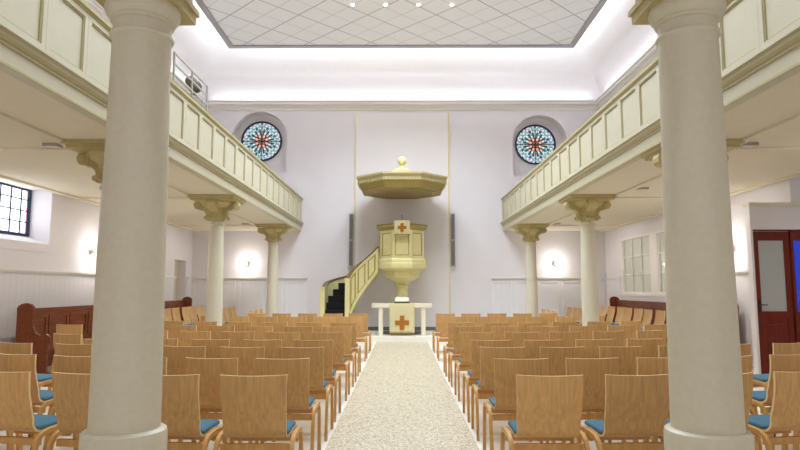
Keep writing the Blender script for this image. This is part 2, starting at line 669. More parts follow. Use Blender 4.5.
def rose(i, x, z):
    y = YB + 0.36
    root = bpy.data.objects.new('window_%d' % i, None)
    C.objects.link(root)
    root.location = (x, y, z)
    struct(root)
    R = 0.60

    def sector(b, r0, r1, a0, a1, yy, n=6, mi=0):
        vs = []
        for k in range(n + 1):
            a = a0 + (a1 - a0) * k / n
            vs.append((r0 * math.cos(a), yy, r0 * math.sin(a)))
            vs.append((r1 * math.cos(a), yy, r1 * math.sin(a)))
        b.add(vs, [(2 * k, 2 * k + 1, 2 * k + 3, 2 * k + 2) for k in range(n)], mi)
    rim = MB()
    T = Matrix.Rotation(PI / 2, 4, 'X')
    n = 48
    rr = []
    for r_, yy in ((R + .035, 0), (R + .035, -.05), (R - .015, -.05), (R - .015, 0)):
        rr.append([(r_ * math.cos(2 * PI * k / n), yy, r_ * math.sin(2 * PI * k / n)) for k in range(n)])
    rim.loft(rr + [rr[0]], caps=False)
    rim.obj('window_frame', 'lead', root)
    bars = MB()
    for a in range(4):
        Tm = Matrix.Rotation(a * PI / 2, 4, 'Y')
        bars.box(.0, R, -.035, -.01, -.011, .011, T=Tm)
    bars.obj('glazing_bar', 'lead', root, smooth=0)
    tr = MB()
    for k in range(16):
        Tm = Matrix.Rotation((k + .5) * PI / 8, 4, 'Y')
        tr.box(.2, R, -.02, -.008, -.005, .005, T=Tm)
    for rr_ in (.115, .21, .31, .46):
        n = 40
        rg = []
        for r_, yy in ((rr_ + .005, -.008), (rr_ + .005, -.02), (rr_ - .005, -.02), (rr_ - .005, -.008)):
            rg.append([(r_ * math.cos(2 * PI * k / n), yy, r_ * math.sin(2 * PI * k / n)) for k in range(n)])
        tr.loft(rg + [rg[0]], caps=False)
    tr.obj('lead_tracery', 'lead', root, smooth=0)
    g = MB()
    sector(g, 0.0, .05, 0, 2 * PI, -.006, 24, 3)
    for k in range(16):
        a = k * PI / 8
        sector(g, .05, .12, a - PI / 16, a + PI / 16, -.004, 3, 4 if k % 2 == 0 else 3)
        sector(g, .12, .21, a - PI / 16, a + PI / 16, -.004, 3, 3 if k % 2 == 0 else 5)
    for k in range(32):
        a = k * PI / 16
        sector(g, .21, .31, a - PI / 32, a + PI / 32, -.004, 2, (5, 2, 0, 2)[k % 4])
        sector(g, .31, .385, a - PI / 32, a + PI / 32, -.004, 2, (0, 2, 1, 2)[k % 4])
        sector(g, .385, .46, a - PI / 32, a + PI / 32, -.004, 2, (1, 0, 2, 0)[k % 4])
    for k in range(48):
        a = k * PI / 24
        sector(g, .46, .54, a - PI / 48, a + PI / 48, -.004, 2, (0, 1, 0, 7, 0, 1)[k % 6])
        sector(g, .54, R, a - PI / 48, a + PI / 48, -.004, 2, (6, 0, 1, 0, 7, 0)[k % 6])
    mats = [RG[k] for k in range(8)]
    g.obj('stained_glass', mats, root, smooth=0, fix=False)


RG = [emit('rose_white', (206, 222, 226), .36), emit('rose_aqua', (140, 190, 194), .3), emit('rose_teal', (52, 108, 120), .2),
      emit('rose_brown', (106, 46, 30), .2), emit('rose_orange', (196, 124, 84), .3), emit('rose_pink', (224, 184, 160), .34),
      emit('rose_blue', (90, 124, 158), .28), emit('rose_lilac', (176, 160, 178), .3)]
rose(1, ROSES[0][2], ROSES[0][1])
rose(2, ROSES[1][2], ROSES[1][1])

# ------------------------------------------------------------------ leaded window, left wall
root = bpy.data.objects.new('window_3', None)
C.objects.link(root)
root.location = (XL - .40, 0, 0)
struct(root)
wy0, wy1, wz0, wz1 = 9.0, 10.85, 2.34, 3.13
fb = MB()
fb.box(-.03, .03, wy0, wy1, wz0 - .05, wz0)
fb.box(-.03, .03, wy0, wy1, wz1 - .03, wz1)
fb.box(-.03, .03, wy1 - .05, wy1, wz0, wz1 - .03)
fb.box(-.03, .03, wy0, wy0 + .05, wz0, wz1 - .03)
fb.obj('window_frame', 'lead', root, smooth=0)
gb = MB()
for k in range(1, 7):
    yy = wy1 - .05 - k * .28 + .08
    gb.box(-.015, .015, yy - .009, yy + .009, wz0, wz1)
for k in range(1, 4):
    zz = wz0 + k * .2
    gb.box(-.017, .013, wy0, wy1, zz - .009, zz + .009)
gb.obj('lead_grid', 'lead', root, smooth=0)
MB().box(-.01, -.004, wy0 + .05, wy1 - .085, wz0, wz1).obj('glass', 'pane_day', root, smooth=0)
MB().box(-.01, -.004, wy1 - .085, wy1 - .05, wz0, wz1).obj('border_glass', 'pane_red', root, smooth=0)
sl = MB()
sl.prism([(XL - .45, 2.0), (XL + .02, 2.0), (XL + .02, 2.15), (XL - .42, 2.30), (XL - .45, 2.30)], 'y', 9.0, 10.85)
sl.obj('window_sill', 'wall', root, smooth=0)
root.children[-1].location = (-(XL - .40), 0, 0)

# ------------------------------------------------------------------ white casement window, right wall
root = bpy.data.objects.new('window_4', None)
C.objects.link(root)
root.location = (XR + .06, 0, 0)
struct(root)
fb = MB()
z0, z1 = 1.22, 2.74
fb.box(-.06, .06, 12.6, 17.0, z0, z0 + .06)
fb.box(-.06, .06, 12.6, 17.0, z1 - .06, z1)
for ya, yb in ((12.6, 12.68), (14.6, 15.03), (16.92, 17.0)):
    fb.box(-.06, .06, ya, yb, z0 + .06, z1 - .06)
fb.box(-.09, .0, 12.5, 17.1, z0 - .05, z0)
fb.obj('window_frame', 'white_trim', root, smooth=0)
for ya, yb in ((12.68, 14.6), (15.03, 16.92)):
    g = MB()
    for k in (1, 2):
        yy = ya + (yb - ya) * k / 3
        g.box(-.03, .03, yy - .02, yy + .02, z0 + .06, z1 - .06)
        zz = z0 + .06 + (z1 - z0 - .12) * k / 3
        g.box(-.03, .03, ya, yb, zz - .015, zz + .015)
    g.box(-.04, .04, ya, ya + .05, z0 + .06, z1 - .06)
    g.box(-.04, .04, yb - .05, yb, z0 + .06, z1 - .06)
    s = g.obj('sash', 'white_trim', root, smooth=0)
    MB().box(.0, .008, ya, yb, z0 + .06, z1 - .06).obj('glass', 'pane_in', s, smooth=0)
struct(MB().box(XR + .30, XR + .34, 12.5, 17.1, 1.1, 2.8).obj('wall_vestry', 'soffit', smooth=0))

# ------------------------------------------------------------------ side galleries
PX = 3.05
G0, G1 = 1.2, YB - .01
PITCH = 0.665


def gallery(s, label):
    g = thing('gallery', label, 'balcony')
    wallx = abs(XL) if s < 0 else XR

    def bx(b, xa, xb, *r, **k):
        xa, xb = sorted((s * xa, s * xb))
        b.box(xa, xb, *r, **k)
    b = MB()
    bx(b, PX + .10, wallx, G0, G1, 3.085, 3.36)
    o = b.obj('soffit', 'soffit', g, smooth=0)
    b = MB()
    for xm in (3.95, wallx - .16):
        bx(b, xm - .05, xm + .05, G0, G1, 3.055, 3.09)
    for ym in (7.35, 11.45, 16.5):
        bx(b, PX + .1, 3.9, ym - .06, ym + .06, 3.06, 3.09)
        bx(b, 4.0, wallx - .21, ym - .06, ym + .06, 3.06, 3.09)
    b.obj('soffit_moulding', 'soffit', g, smooth=0)
    # body of the parapet
    b = MB()
    bx(b, PX, PX + .10, G0, G1, 3.08, 4.03)
    b.obj('parapet', 'paint', g, smooth=0)
    # lower moulded beam, nave side
    pr = [(0, 3.08), (.014, 3.08), (.014, 3.1), (.006, 3.105), (.006, 3.225), (.02, 3.23), (.022, 3.25), (.04, 3.255), (.05, 3.28), (.066, 3.295), (.07, 3.315), (.085, 3.32), (.085, 3.34), (.055, 3.35), (.05, 3.365), (0, 3.37)]
    b = MB()
    b.prism([(s * (PX - q), z) for q, z in pr], 'y', G0, G1, 0)
    # material index 1 for the upper mouldings
    n = len(pr)
    for i in range(n):
        if i in (0, 1, 2, 4, 6, 7, 9):
            b.mi[i] = 1
    b.obj('beam_moulding', ['paint', 'olive'], g, smooth=0)
    # handrail
    pr = [(-.13, 4.03), (.02, 4.01), (.04, 4.03), (.055, 4.04), (.055, 4.075), (.03, 4.09), (-.12, 4.09), (-.15, 4.075)]
    b = MB()
    b.prism([(s * (PX - q), z) for q, z in pr], 'y', G0, G1, 0)
    b.obj('handrail', 'olive', g, smooth=0)
    # stiles and framed panels
    k = 0
    y = G1
    while y - PITCH > G0 - .2:
        ya, yb = max(G0, y - PITCH), y
        b = MB()
        bx(b, PX - .022, PX + .01, yb - .06, yb - .002, 3.375, 4.01)
        bx(b, PX - .022, PX + .01, ya + .002, ya + .06, 3.375, 4.01)
        bx(b, PX - .022, PX + .01, ya + .06, yb - .06, 3.375, 3.42)
        bx(b, PX - .022, PX + .01, ya + .06, yb - .06, 3.965, 4.01)
        fr_ = b.obj('panel_frame', 'paint', g, smooth=0)
        b = MB()
        i0, i1, z0, z1, t = ya + .06, yb - .06, 3.42, 3.965, .016
        for q in ((i0, i1, z0, z0 + t), (i0, i1, z1 - t, z1), (i0, i0 + t, z0 + t, z1 - t), (i1 - t, i1, z0 + t, z1 - t)):
            bx(b, PX - .012, PX + .005, *q)
        b.obj('panel_moulding', 'olive', fr_, smooth=0)
        y -= PITCH
    return g


gallery(-1, 'cream panelled gallery along the wall with the leaded window')
gallery(1, 'cream panelled gallery along the wall with the red wooden door')

# ------------------------------------------------------------------ columns under the galleries


def gallery_column():
    t = thing('column', 'x', 'column')
    b = MB()
    b.box(-.165, .165, -.165, .165, 0, .12)
    b.lathe([(.17, .12), (.18, .15), (.175, .19), (.165, .21), (.16, .25)], 28)
    b.obj('base', 'col', t)
    b = MB()
    b.lathe([(.152, .25), (.152, .9), (.148, 1.5), (.14, 2.1), (.132, 2.55), (.15, 2.555), (.155, 2.575), (.15, 2.595), (.13, 2.6), (.13, 2.62)], 32)
    b.obj('shaft', 'col', t)
    cp = MB()
    cp.lathe([(.13, 2.62), (.135, 2.66), (.16, 2.69), (.165, 2.72), (.15, 2.74), (.15, 3.02)], 24)
    cp.box(-.43, .43, -.43, .43, 3.035, 3.083)
    cp.box(-.39, .39, -.39, .39, 2.995, 3.035)
    cp.lathe([(.2, 2.88), (.27, 2.93), (.31, 2.97), (.31, 3.0)], 24)
    cap = cp.obj('capital', 'cap', t)
    pr = [(.12, 2.64), (.175, 2.64), (.195, 2.68), (.18, 2.73), (.19, 2.78), (.235, 2.825), (.30, 2.845), (.37, 2.86), (.415, 2.90), (.425, 2.945), (.40, 2.995), (.12, 2.995)]
    for k in range(4):
        T = Matrix.Rotation(k * PI / 2, 4, 'Z')
        b = MB()
        b.prism(pr, 'y', -.085, .085, 0, T=T)
        for yy in (-.1, .1):
            ya, yb = sorted((yy, yy * .8))
            for rr, cx_, cz_, ex in ((.07, .34, 2.92, 0), (.035, .34, 2.92, .014), (.035, .185, 2.69, 0)):
                n = 16
                poly = [(cx_ + rr * math.cos(2 * PI * q / n), cz_ + rr * math.sin(2 * PI * q / n)) for q in range(n)]
                b.prism(poly, 'y', ya - (ex if yy < 0 else 0), yb + (ex if yy > 0 else 0), 0, T=T)
        # leaf on the face of the bracket
        b.box(.175, .2, -.05, .05, 2.72, 2.8, T=T)
        b.obj('scroll_bracket', 'cap', cap)
    return t


colp = gallery_column()
first = True
for s, side in ((-1, 'window-wall gallery'), (1, 'door-wall gallery')):
    for i, yy in enumerate((7.3, 11.45, 16.55)):
        lab = 'slim cream column with scroll capital under the %s, %s' % (side, ('hidden mostly behind the thick front column', 'middle one of its row', 'last before the back wall')[i])
        if first:
            colp.location = (s * 3.5, yy, 0)
            colp['label'] = lab
            colp['group'] = 'columns under the galleries'
            first = False
        else:
            dup(colp, (s * 3.5, yy, 0), 0, lab)

# ------------------------------------------------------------------ thick front columns


def big_column(x, lab):
    t = thing('large_column', lab, 'column', (x, 3.2, 0), 0, 'thick front columns')
    b = MB()
    b.lathe([(.207, 0), (.207, .60), (.206, .64), (.202, .66), (.191, .668), (.178, .672)], 56)
    b.obj('plinth', 'col', t)
    b = MB()
    b.lathe([(.172, .672), (.171, .9), (.1655, 1.4), (.160, 1.9), (.153, 2.4), (.150, 2.705), (.152, 2.715), (.161, 2.72), (.165, 2.73), (.161, 2.74), (.152, 2.744), (.149, 2.80)], 56)
    b.obj('shaft', 'col', t)
    b = MB()
    b.lathe([(.149, 2.80), (.156, 2.803), (.163, 2.806), (.166, 2.814), (.163, 2.822), (.168, 2.826), (.185, 2.845), (.193, 2.865), (.195, 2.885), (.190, 2.902)], 56)
    b.obj('capital', 'col', t)
    b = MB()
    b.box(-.215, .215, -.215, .215, 2.902, 2.955)
    b.box(-.23, .23, -.23, .23, 2.955, 2.985)
    b.box(-.20, .20, -.19, .19, 2.985, 3.07)
    b.obj('abacus', 'cap', t, smooth=0)
    return t


big_column(-1.416, 'thick round cream column standing among the nearest chairs, on the leaded-window side')
big_column(1.553, 'thick round cream column standing among the nearest chairs, on the red-door side')
struct(MB().box(XL, XR, 3.02, 3.38, 3.075, 3.40).obj('beam_entrance', 'paint', smooth=0))

# ------------------------------------------------------------------ sounding board over the pulpit


def octo(ap, z, cx_=0, cy_=0):
    R = ap / math.cos(PI / 8)
    return [(cx_ + R * math.cos(PI / 8 + k * PI / 4), cy_ + R * math.sin(PI / 8 + k * PI / 4), z) for k in range(8)]


sb = thing('sounding_board', 'octagonal olive sounding board hanging on the back wall above the pulpit', 'canopy', (0, 17.0, 0))
b = MB()
b.loft([octo(a, z) for a, z in ((1.10, 4.03), (1.11, 4.06), (1.18, 4.205))])
b.obj('underside', 'gold', sb, smooth=20)
b = MB()
b.loft([octo(a, z) for a, z in ((1.18, 4.206), (1.20, 4.22), (1.20, 4.30), (1.24, 4.36), (1.25, 4.375), (1.25, 4.42), (1.1, 4.44), (.6, 4.54), (.3, 4.64))])
b.obj('cornice', 'cap', sb, smooth=20)
b = MB()
b.loft([octo(a, z) for a, z in ((.80, 4.028), (.84, 4.005), (.92, 4.005), (.94, 4.03))], caps=False)
b.obj('underside_moulding', 'gold', sb, smooth=20)
b = MB()
for k in range(8):
    a0 = k * PI / 4
    for j in range(11):
        u = (j - 5) / 5 * .44
        T = Matrix.Rotation(a0, 4, 'Z')
        b.box(1.19, 1.225, u - .022, u + .022, 4.225, 4.29, T=T)
b.obj('dentil_band', 'olive', sb, smooth=0)
b = MB()
b.lathe([(.26, 4.63), (.25, 4.68), (.16, 4.73), (.055, 4.76), (.04, 4.83), (.06, 4.85), (.10, 4.88), (.125, 4.94), (.125, 4.98), (.10, 5.04), (.05, 5.075), (.02, 5.09)], 24)
b.obj('finial', 'cream', sb)
b = MB()
b.box(-.25, .25, 1.15, 1.268, 4.1, 4.4)
b.obj('wall_bracket', 'gold', sb, smooth=0)

# ------------------------------------------------------------------ pulpit
PY = 17.3
pu = thing('pulpit', 'cream panelled octagonal pulpit on a single stem behind the altar', 'pulpit', (0, PY, 0.13))
z_ = lambda z: z - .13
b = MB()
b.lathe([(.3, 0), (.3, .08), (.22, .14), (.18, .2), (.17, .5), (.17, z_(1.40)), (.2, z_(1.41)), (.2, z_(1.45)), (.17, z_(1.46)), (.17, z_(1.5))], 32)
b.obj('stem', 'cream', pu)
b = MB()
b.loft([octo(a, z_(z)) for a, z in ((.2, 1.5), (.26, 1.58), (.42, 1.64), (.47, 1.68), (.48, 1.84), (.52, 1.86), (.62, 1.89), (.675, 1.92), (.685, 1.95), (.685, 2.05), (.655, 2.07), (.655, 2.15), (.62, 2.19), (.60, 2.20))])
b.obj('corbel', 'cream', pu, smooth=20)
b = MB()
b.loft([octo(a, z_(z)) for a, z in ((.585, 2.2), (.585, 2.98), (.55, 2.98), (.55, 2.2))], caps=False)
body = b.obj('body', 'cream', pu, smooth=20)
side = .585 * math.tan(PI / 8)
for k in range(8):
    if k in (1, 2, 3):
        continue
    T = Matrix.Rotation(k * PI / 4, 4, 'Z')
    b = MB()
    b.box(.585, .61, -side - .005, -side + .05, z_(2.2), z_(2.98), T=T)
    b.box(.585, .61, side - .05, side + .005, z_(2.2), z_(2.98), T=T)
    b.box(.585, .603, -side + .05, side - .05, z_(2.2), z_(2.27), T=T)
    b.box(.585, .603, -side + .05, side - .05, z_(2.9), z_(2.98), T=T)
    f_ = b.obj('panel_frame', 'cream', pu, smooth=0)
    b = MB()
    t_, a0, a1, c0, c1 = .022, -side + .05, side - .05, z_(2.27), z_(2.9)
    for q in ((a0, a1, c0, c0 + t_), (a0, a1, c1 - t_, c1), (a0, a0 + t_, c0 + t_, c1 - t_), (a1 - t_, a1, c0 + t_, c1 - t_)):
        b.box(.583, .6, *q, T=T)
    b.obj('panel_moulding', 'gold', f_, smooth=0)
b = MB()
b.loft([octo(a, z_(z)) for a, z in ((.55, 2.97), (.60, 2.97), (.62, 3.0), (.66, 3.03), (.70, 3.05), (.71, 3.07), (.71, 3.11), (.69, 3.125), (.52, 3.125), (.5, 3.1), (.55, 2.97))], caps=False)
b.obj('parapet_rim', 'gold', pu, smooth=20)
b = MB()
b.loft([octo(a, z_(z)) for a, z in ((.70, 3.112), (.715, 3.115), (.715, 3.135), (.5, 3.14), (.5, 3.112))], caps=False)
b.obj('rim_capping', 'brown_edge', pu, smooth=20)
b = MB()
b.box(-.22, .22, -.72, -.36, z_(3.14), z_(3.17))
b.box(-.215, .215, -.735, -.36, z_(3.17), z_(3.205))
b.obj('book_rest', 'cream', pu, smooth=0)


def cross_poly(b, cx_, cz_, half, wd, y0, y1):
    h, w_ = half, wd
    pts = [(-w_, -h), (w_, -h), (w_, -w_), (h, -w_), (h, w_), (w_, w_), (w_, h), (-w_, h), (-w_, w_), (-h, w_), (-h, -w_), (-w_, -w_)]
    b.prism([(cx_ + px, cz_ + pz) for px, pz in pts], 'y', y0, y1)


def hanging_cloth(name, label, cat, x0, x1, y, depth, zt, zb, crossz, half, wd):
    """a cloth lying back over an edge and hanging in front with soft folds"""
    root = thing(name, label, cat, ((x0 + x1) / 2, y, 0))
    wx = (x1 - x0) / 2
    nx, nz = 24, 14
    rows = []
    for j in range(4):
        t = j / 3
        rows.append([(u, depth * (1 - t), zt + .006 - 0 * t) for u in [-wx + 2 * wx * i / nx for i in range(nx + 1)]])
    for j in range(1, nz + 1):
        t = j / nz
        rows.append([(u * (1 - .0 * t), -.010 - .006 * t * (1 + math.sin(u * 46)) , zt + .006 - (zt - zb) * t) for u in [-wx + 2 * wx * i / nx for i in range(nx + 1)]])
    b = MB()
    b.loft(rows, closed=False, caps=False)
    o = b.obj('linen', 'cloth', root, smooth=50)
    md = o.modifiers.new('s', 'SOLIDIFY')
    md.thickness = .004
    md.offset = 0
    c = MB()
    cross_poly(c, 0, crossz, half, wd, -.034, -.022)
    c.obj('embroidered_cross', 'cross', root, smooth=0)
    h = MB()
    h.box(-wx, wx, -.032, -.006, zb - .012, zb + .004)
    h.obj('hem', 'gold', root, smooth=0)
    return root


hanging_cloth('pulpit_cloth', 'small cream cloth with ochre cross hanging from the pulpit book rest', 'cloth', -.21, .21, PY - .745, .3, 3.207, 2.83, 3.02, .12, .042)
mic = thing('microphone', 'thin black gooseneck microphone sticking up above the pulpit cloth', 'microphone', (0, PY - .40, 3.206))
MB().lathe([(.035, 0), (.035, .012), (.01, .02)], 16).obj('base', 'black', mic)
MB().tube([(0, 0, .01), (0, 0, .09), (0, -.01, .14), (0, -.03, .17)], .007).obj('gooseneck', 'black', mic)
MB().tube([(0, -.028, .168), (0, -.05, .19)], .012).obj('capsule', 'black', mic)

# ------------------------------------------------------------------ pulpit stair
st = thing('pulpit_stair', 'curved cream panelled stair climbing from the floor to the pulpit', 'stairs', (0, 0, 0.13))


def arc_pts(cx_, cy_, r, a0, a1, n):
    return [(cx_ + r * math.cos(a0 + (a1 - a0) * k / n), cy_ + r * math.sin(a0 + (a1 - a0) * k / n)) for k in range(n + 1)]


inner = [(-1.46, 16.42), (-1.46, 16.56)] + arc_pts(-1.02, 16.58, .44, PI, PI / 2, 10) + [(-.9, 17.01), (-.78, 16.98), (-.66, 16.92)]
outer = [(-2.12, 16.42), (-2.12, 16.6), (-2.12, 16.9)] + arc_pts(-1.42, 17.0, .70, PI, PI / 2, 12) + [(-1.1, 17.70), (-.9, 17.69), (-.645, 17.68)]


def resample(pts, n):
    L = [0]
    for a, c in zip(pts, pts[1:]):
        L.append(L[-1] + math.hypot(c[0] - a[0], c[1] - a[1]))
    out = []
    for k in range(n + 1):
        s_ = L[-1] * k / n
        i = min(len(L) - 2, max(j for j in range(len(L)) if L[j] <= s_ + 1e-9))
        t = (s_ - L[i]) / max(1e-9, L[i + 1] - L[i])
        out.append((pts[i][0] + (pts[i + 1][0] - pts[i][0]) * t, pts[i][1] + (pts[i + 1][1] - pts[i][1]) * t))
    return out


N = 36
inn, outr = resample(inner, N), resample(outer, N)


def normal(pts, i, sgn):
    a, c = pts[max(0, i - 1)], pts[min(len(pts) - 1, i + 1)]
    dx, dy = c[0] - a[0], c[1] - a[1]
    l = math.hypot(dx, dy)
    return (dy / l * sgn, -dx / l * sgn)


def strip(b, pts, sgn, i0, i1, zb, zt, o0, o1, mi=0):
    rings = []
    for i in range(i0, i1 + 1):
        nx_, ny_ = normal(pts, i, sgn)
        x, y = pts[i]
        zb_, zt_ = zb(i / N), zt(i / N)
        rings.append([(x + nx_ * o0, y + ny_ * o0, zb_), (x + nx_ * o1, y + ny_ * o1, zb_), (x + nx_ * o1, y + ny_ * o1, zt_), (x + nx_ * o0, y + ny_ * o0, zt_)])
    b.loft(rings, mi=mi)


def topz_i(t):
    return z_(1.57) + (z_(2.48) - z_(1.57)) * max(0, (t - .10) / .90)


def botz_i(t):
    return max(0.0, z_(.10) + (z_(1.82) - z_(.10)) * t ** .88)


def topz_o(t):
    return z_(1.34) + .36 * t / .62 if t < .62 else z_(1.70) + (z_(2.46) - z_(1.70)) * (t - .62) / .38


def botz_o(t):
    return max(0.0, topz_o(t) - 1.15 + .45 * t)


b = MB()
strip(b, inn, 1, 0, N, botz_i, topz_i, -.03, .03)
ii = b.obj('balustrade', 'cream', st, smooth=40)
b = MB()
strip(b, outr, -1, 0, N, botz_o, topz_o, -.03, .03)
oo = b.obj('balustrade', 'cream', st, smooth=40)
for pts, sgn, tz, ob in ((inn, 1, topz_i, ii), (outr, -1, topz_o, oo)):
    b = MB()
    strip(b, pts, sgn, 0, N, lambda t, tz=tz: tz(t), lambda t, tz=tz: tz(t) + .04, -.05, .05)
    b.obj('handrail', 'brown_edge', ob, smooth=40)
# raised frames on the nave face of the inner balustrade
for i0, i1 in ((9, 16), (18, 25), (27, 34)):
    b = MB()

    def zlo(t):
        return botz_i(t) + .15 * (topz_i(t) - botz_i(t)) + .03

    def zhi(t):
        return topz_i(t) - .1
    strip(b, inn, 1, i0, i1, zlo, lambda t: zlo(t) + .03, .028, .045)
    strip(b, inn, 1, i0, i1, lambda t: zhi(t) - .03, zhi, .028, .045)
    strip(b, inn, 1, i0, i0 + 1, zlo, zhi, .028, .045)
    strip(b, inn, 1, i1 - 1, i1, zlo, zhi, .028, .045)
    b.obj('panel_moulding', 'gold', ii, smooth=40)
b = MB()
strip(b, inn, 1, 0, N, botz_i, lambda t: botz_i(t) + .07, .028, .05)
b.obj('string_moulding', 'cream', ii, smooth=40)
for (x, y), zt in ((inn[0], topz_i(0)), (outr[0], topz_o(0))):
    b = MB()
    b.box(x - .06, x + .06, y - .09, y + .03, 0, zt + .03)
    b.box(x - .075, x + .075, y - .105, y + .045, zt + .03, zt + .07)
    b.box(x - .075, x + .075, y - .105, y + .045, 0, .12)
    b.obj('newel_post', 'cream', st, smooth=0)
# treads between the two balustrades
NS = 9
for k in range(NS):
    i0, i1 = round((N - 3) * k / NS), round((N - 3) * (k + 1) / NS)
    zt = botz_i((k + 1) / NS) + .22
    zb = max(0, zt - .2) if k > 1 else 0
    poly = []
    for i in range(i0, i1 + 1):
        nx_, ny_ = normal(inn, i, 1)
        poly.append((inn[i][0] - nx_ * .032, inn[i][1] - ny_ * .032))
    for i in range(i1, i0 - 1, -1):
        nx_, ny_ = normal(outr, i, -1)
        poly.append((outr[i][0] - nx_ * .032, outr[i][1] - ny_ * .032))
    b = MB()
    b.prism(poly, 'z', zb, zt)
    b.obj('step', 'darkstep', st, smooth=0)

# ------------------------------------------------------------------ altar
AY = 16.25
al = thing('altar', 'white stone altar table on the low platform before the pulpit', 'altar', (0, AY, .13))
b = MB()
b.box(-.80, .80, 0, .62, z_(.86), z_(.965))
t = b.obj('tabletop', 'stone', al, smooth=0)
md = t.modifiers.new('b', 'BEVEL')
md.width = .008
md.segments = 2
for sx in (-1, 1):
    for y0 in (.03, .49):
        b = MB()
        xa, xb = sorted((sx * .51, sx * .62))
        b.box(xa, xb, y0, y0 + .1, 0, z_(.86))
        b.obj('leg', 'stone', al, smooth=0)
b = MB()
b.box(-.51, .51, .50, .58, 0.0, .09)
b.obj('stretcher', 'base', al, smooth=0)
hanging_cloth('altar_cloth', 'cream linen cloth with ochre cross hanging in front of the altar table', 'cloth', -.33, .33, AY - .004, .58, .966, .20, .47, .185, .06)
bk = thing('altar_bible', 'open white-paged book lying on the altar table', 'book', (0, AY + .30, .976))
b = MB()
b.prism([(-.21, 0), (.21, 0), (.21, .02), (-.21, .02)], 'y', -.15, .16)
b.prism([(-.15, .02), (.16, .02), (.16, .12)], 'x', -.19, .19)
b.obj('book_stand', 'leather', bk, smooth=0)
T = Matrix.Translation((0, -.005, .075)) @ Matrix.Rotation(RAD(17.9), 4, 'X')
n = 12
top = []
for k in range(-n, n + 1):
    u = k / n
    top.append((u * .185, .018 + .028 * (1 - abs(u)) ** .5 * (abs(u) ** .35 if u else 0) + .006))
b = MB()
b.prism([(-.185, .003)] + [(p[0], p[1]) for p in top] + [(.185, .003)], 'y', -.14, .15, T=T)
b.obj('pages', 'paper', bk, smooth=40)
b = MB()
b.box(-.195, .195, -.148, .158, 0, .004, T=T)
b.obj('cover', 'leather', bk, smooth=0)

# ------------------------------------------------------------------ column loudspeakers
for s, lab in ((-1, 'tall slim grey column loudspeaker on the back wall, above the pulpit stair'), (1, 'tall slim grey column loudspeaker on the back wall, on the side without the stair')):
    sp = thing('column_loudspeaker', lab, 'loudspeaker', (s * 1.52, YB - .09, 2.02), 0, 'column loudspeakers on the back wall')
    b = MB()
    b.box(-.06, .06, -.07, .05, 0, 1.58)
    b.obj('cabinet', 'steel', sp, smooth=0)
    for z0, z1 in ((.03, .76), (.80, 1.55)):
        g = MB()
        g.box(-.048, .048, -.078, -.069, z0, z1)
        g.obj('grille', 'base', sp, smooth=0)
    b = MB()
    for zz in (.2, 1.35):
        b.box(-.03, .03, .05, .091, zz, zz + .05)
    b.obj('wall_bracket', 'steel', sp, smooth=0)

# ------------------------------------------------------------------ guard rail and stage spotlight on the left parapet
gr = thing('guard_rail', 'grey metal guard rail fixed on top of the gallery handrail', 'railing', (-PX, 7.89, 4.09))
for yy in (0, .7, 1.38):
    MB().box(-.012, .012, yy - .012, yy + .012, 0, .44).obj('post', 'railsteel', gr, smooth=0)
for zz in (.14, .285, .43):
    MB().box(-.01, .01, -.012, 1.392, zz - .01, zz + .01).obj('bar', 'railsteel', gr, smooth=0)
sl_ = thing('stage_spotlight', 'dark grey stage spotlight mounted at the gallery guard rail', 'spotlight', (-PX - .135, 9.0, 4.0905))
b = MB()
b.lathe([(.05, 0), (.05, .012), (.012, .02), (.012, .24)], 12)
b.obj('stand', 'black', sl_)
b = MB()
b.box(-.006, .006, -.11, -.10, .24, .41)
b.box(-.006, .006, .10, .11, .24, .41)
b.box(-.006, .006, -.11, .11, .232, .244)
b.obj('yoke', 'black', sl_, smooth=0)
T = Matrix.Translation((0, 0, .38)) @ Matrix.Rotation(RAD(84), 4, 'Z') @ Matrix.Rotation(RAD(100), 4, 'Y')
b = MB()
b.lathe([(.03, -.13), (.07, -.11), (.085, -.04), (.085, .08), (.095, .085), (.095, .13)], 20, T=T)
b.obj('lamp_body', 'lampgrey', sl_)
b = MB()
b.lathe([(.08, .128), (.08, .134)], 20, T=T)
b.obj('lens', 'steel', sl_)

# ------------------------------------------------------------------ wall sconces
E_SC = 10


def sconce(x, y, z, rz, lab):
    s = thing('wall_sconce', lab, 'wall lamp', (x, y, z), rz, 'small wall lamps under the galleries')
    b = MB()
    b.box(-.03, .03, -.02, -.003, -.04, .04)
    b.tube([(0, -.02, 0), (0, -.2, 0)], .008)
    b.obj('arm', 'white_trim', s, smooth=40)
    MB().lathe([(.02, -.035), (.036, -.02), (.04, 0), (.036, .02), (.02, .035)], 16, at=(0, -.23, 0)).obj('glass_shade', 'sconceglass', s)
    p = Matrix.Rotation(rz, 4, 'Z') @ Vector((0, -.33, 0))
    lamp('sconce_light', 'POINT', (x + p.x, y + p.y, z), E_SC, WARM, shadow_soft_size=.04)


sconce(-4.61, YB, 2.1, 0, 'small white wall lamp glowing on the back wall under the window-side gallery')
sconce(4.55, YB, 2.09, 0, 'small white wall lamp glowing on the back wall under the door-side gallery')
sconce(XL, 12.3, 2.1, PI / 2, 'small white wall lamp glowing on the wall beyond the leaded window')
sconce(XR, 11.2, 2.1, -PI / 2, 'small white wall lamp glowing on the wall behind the red door')

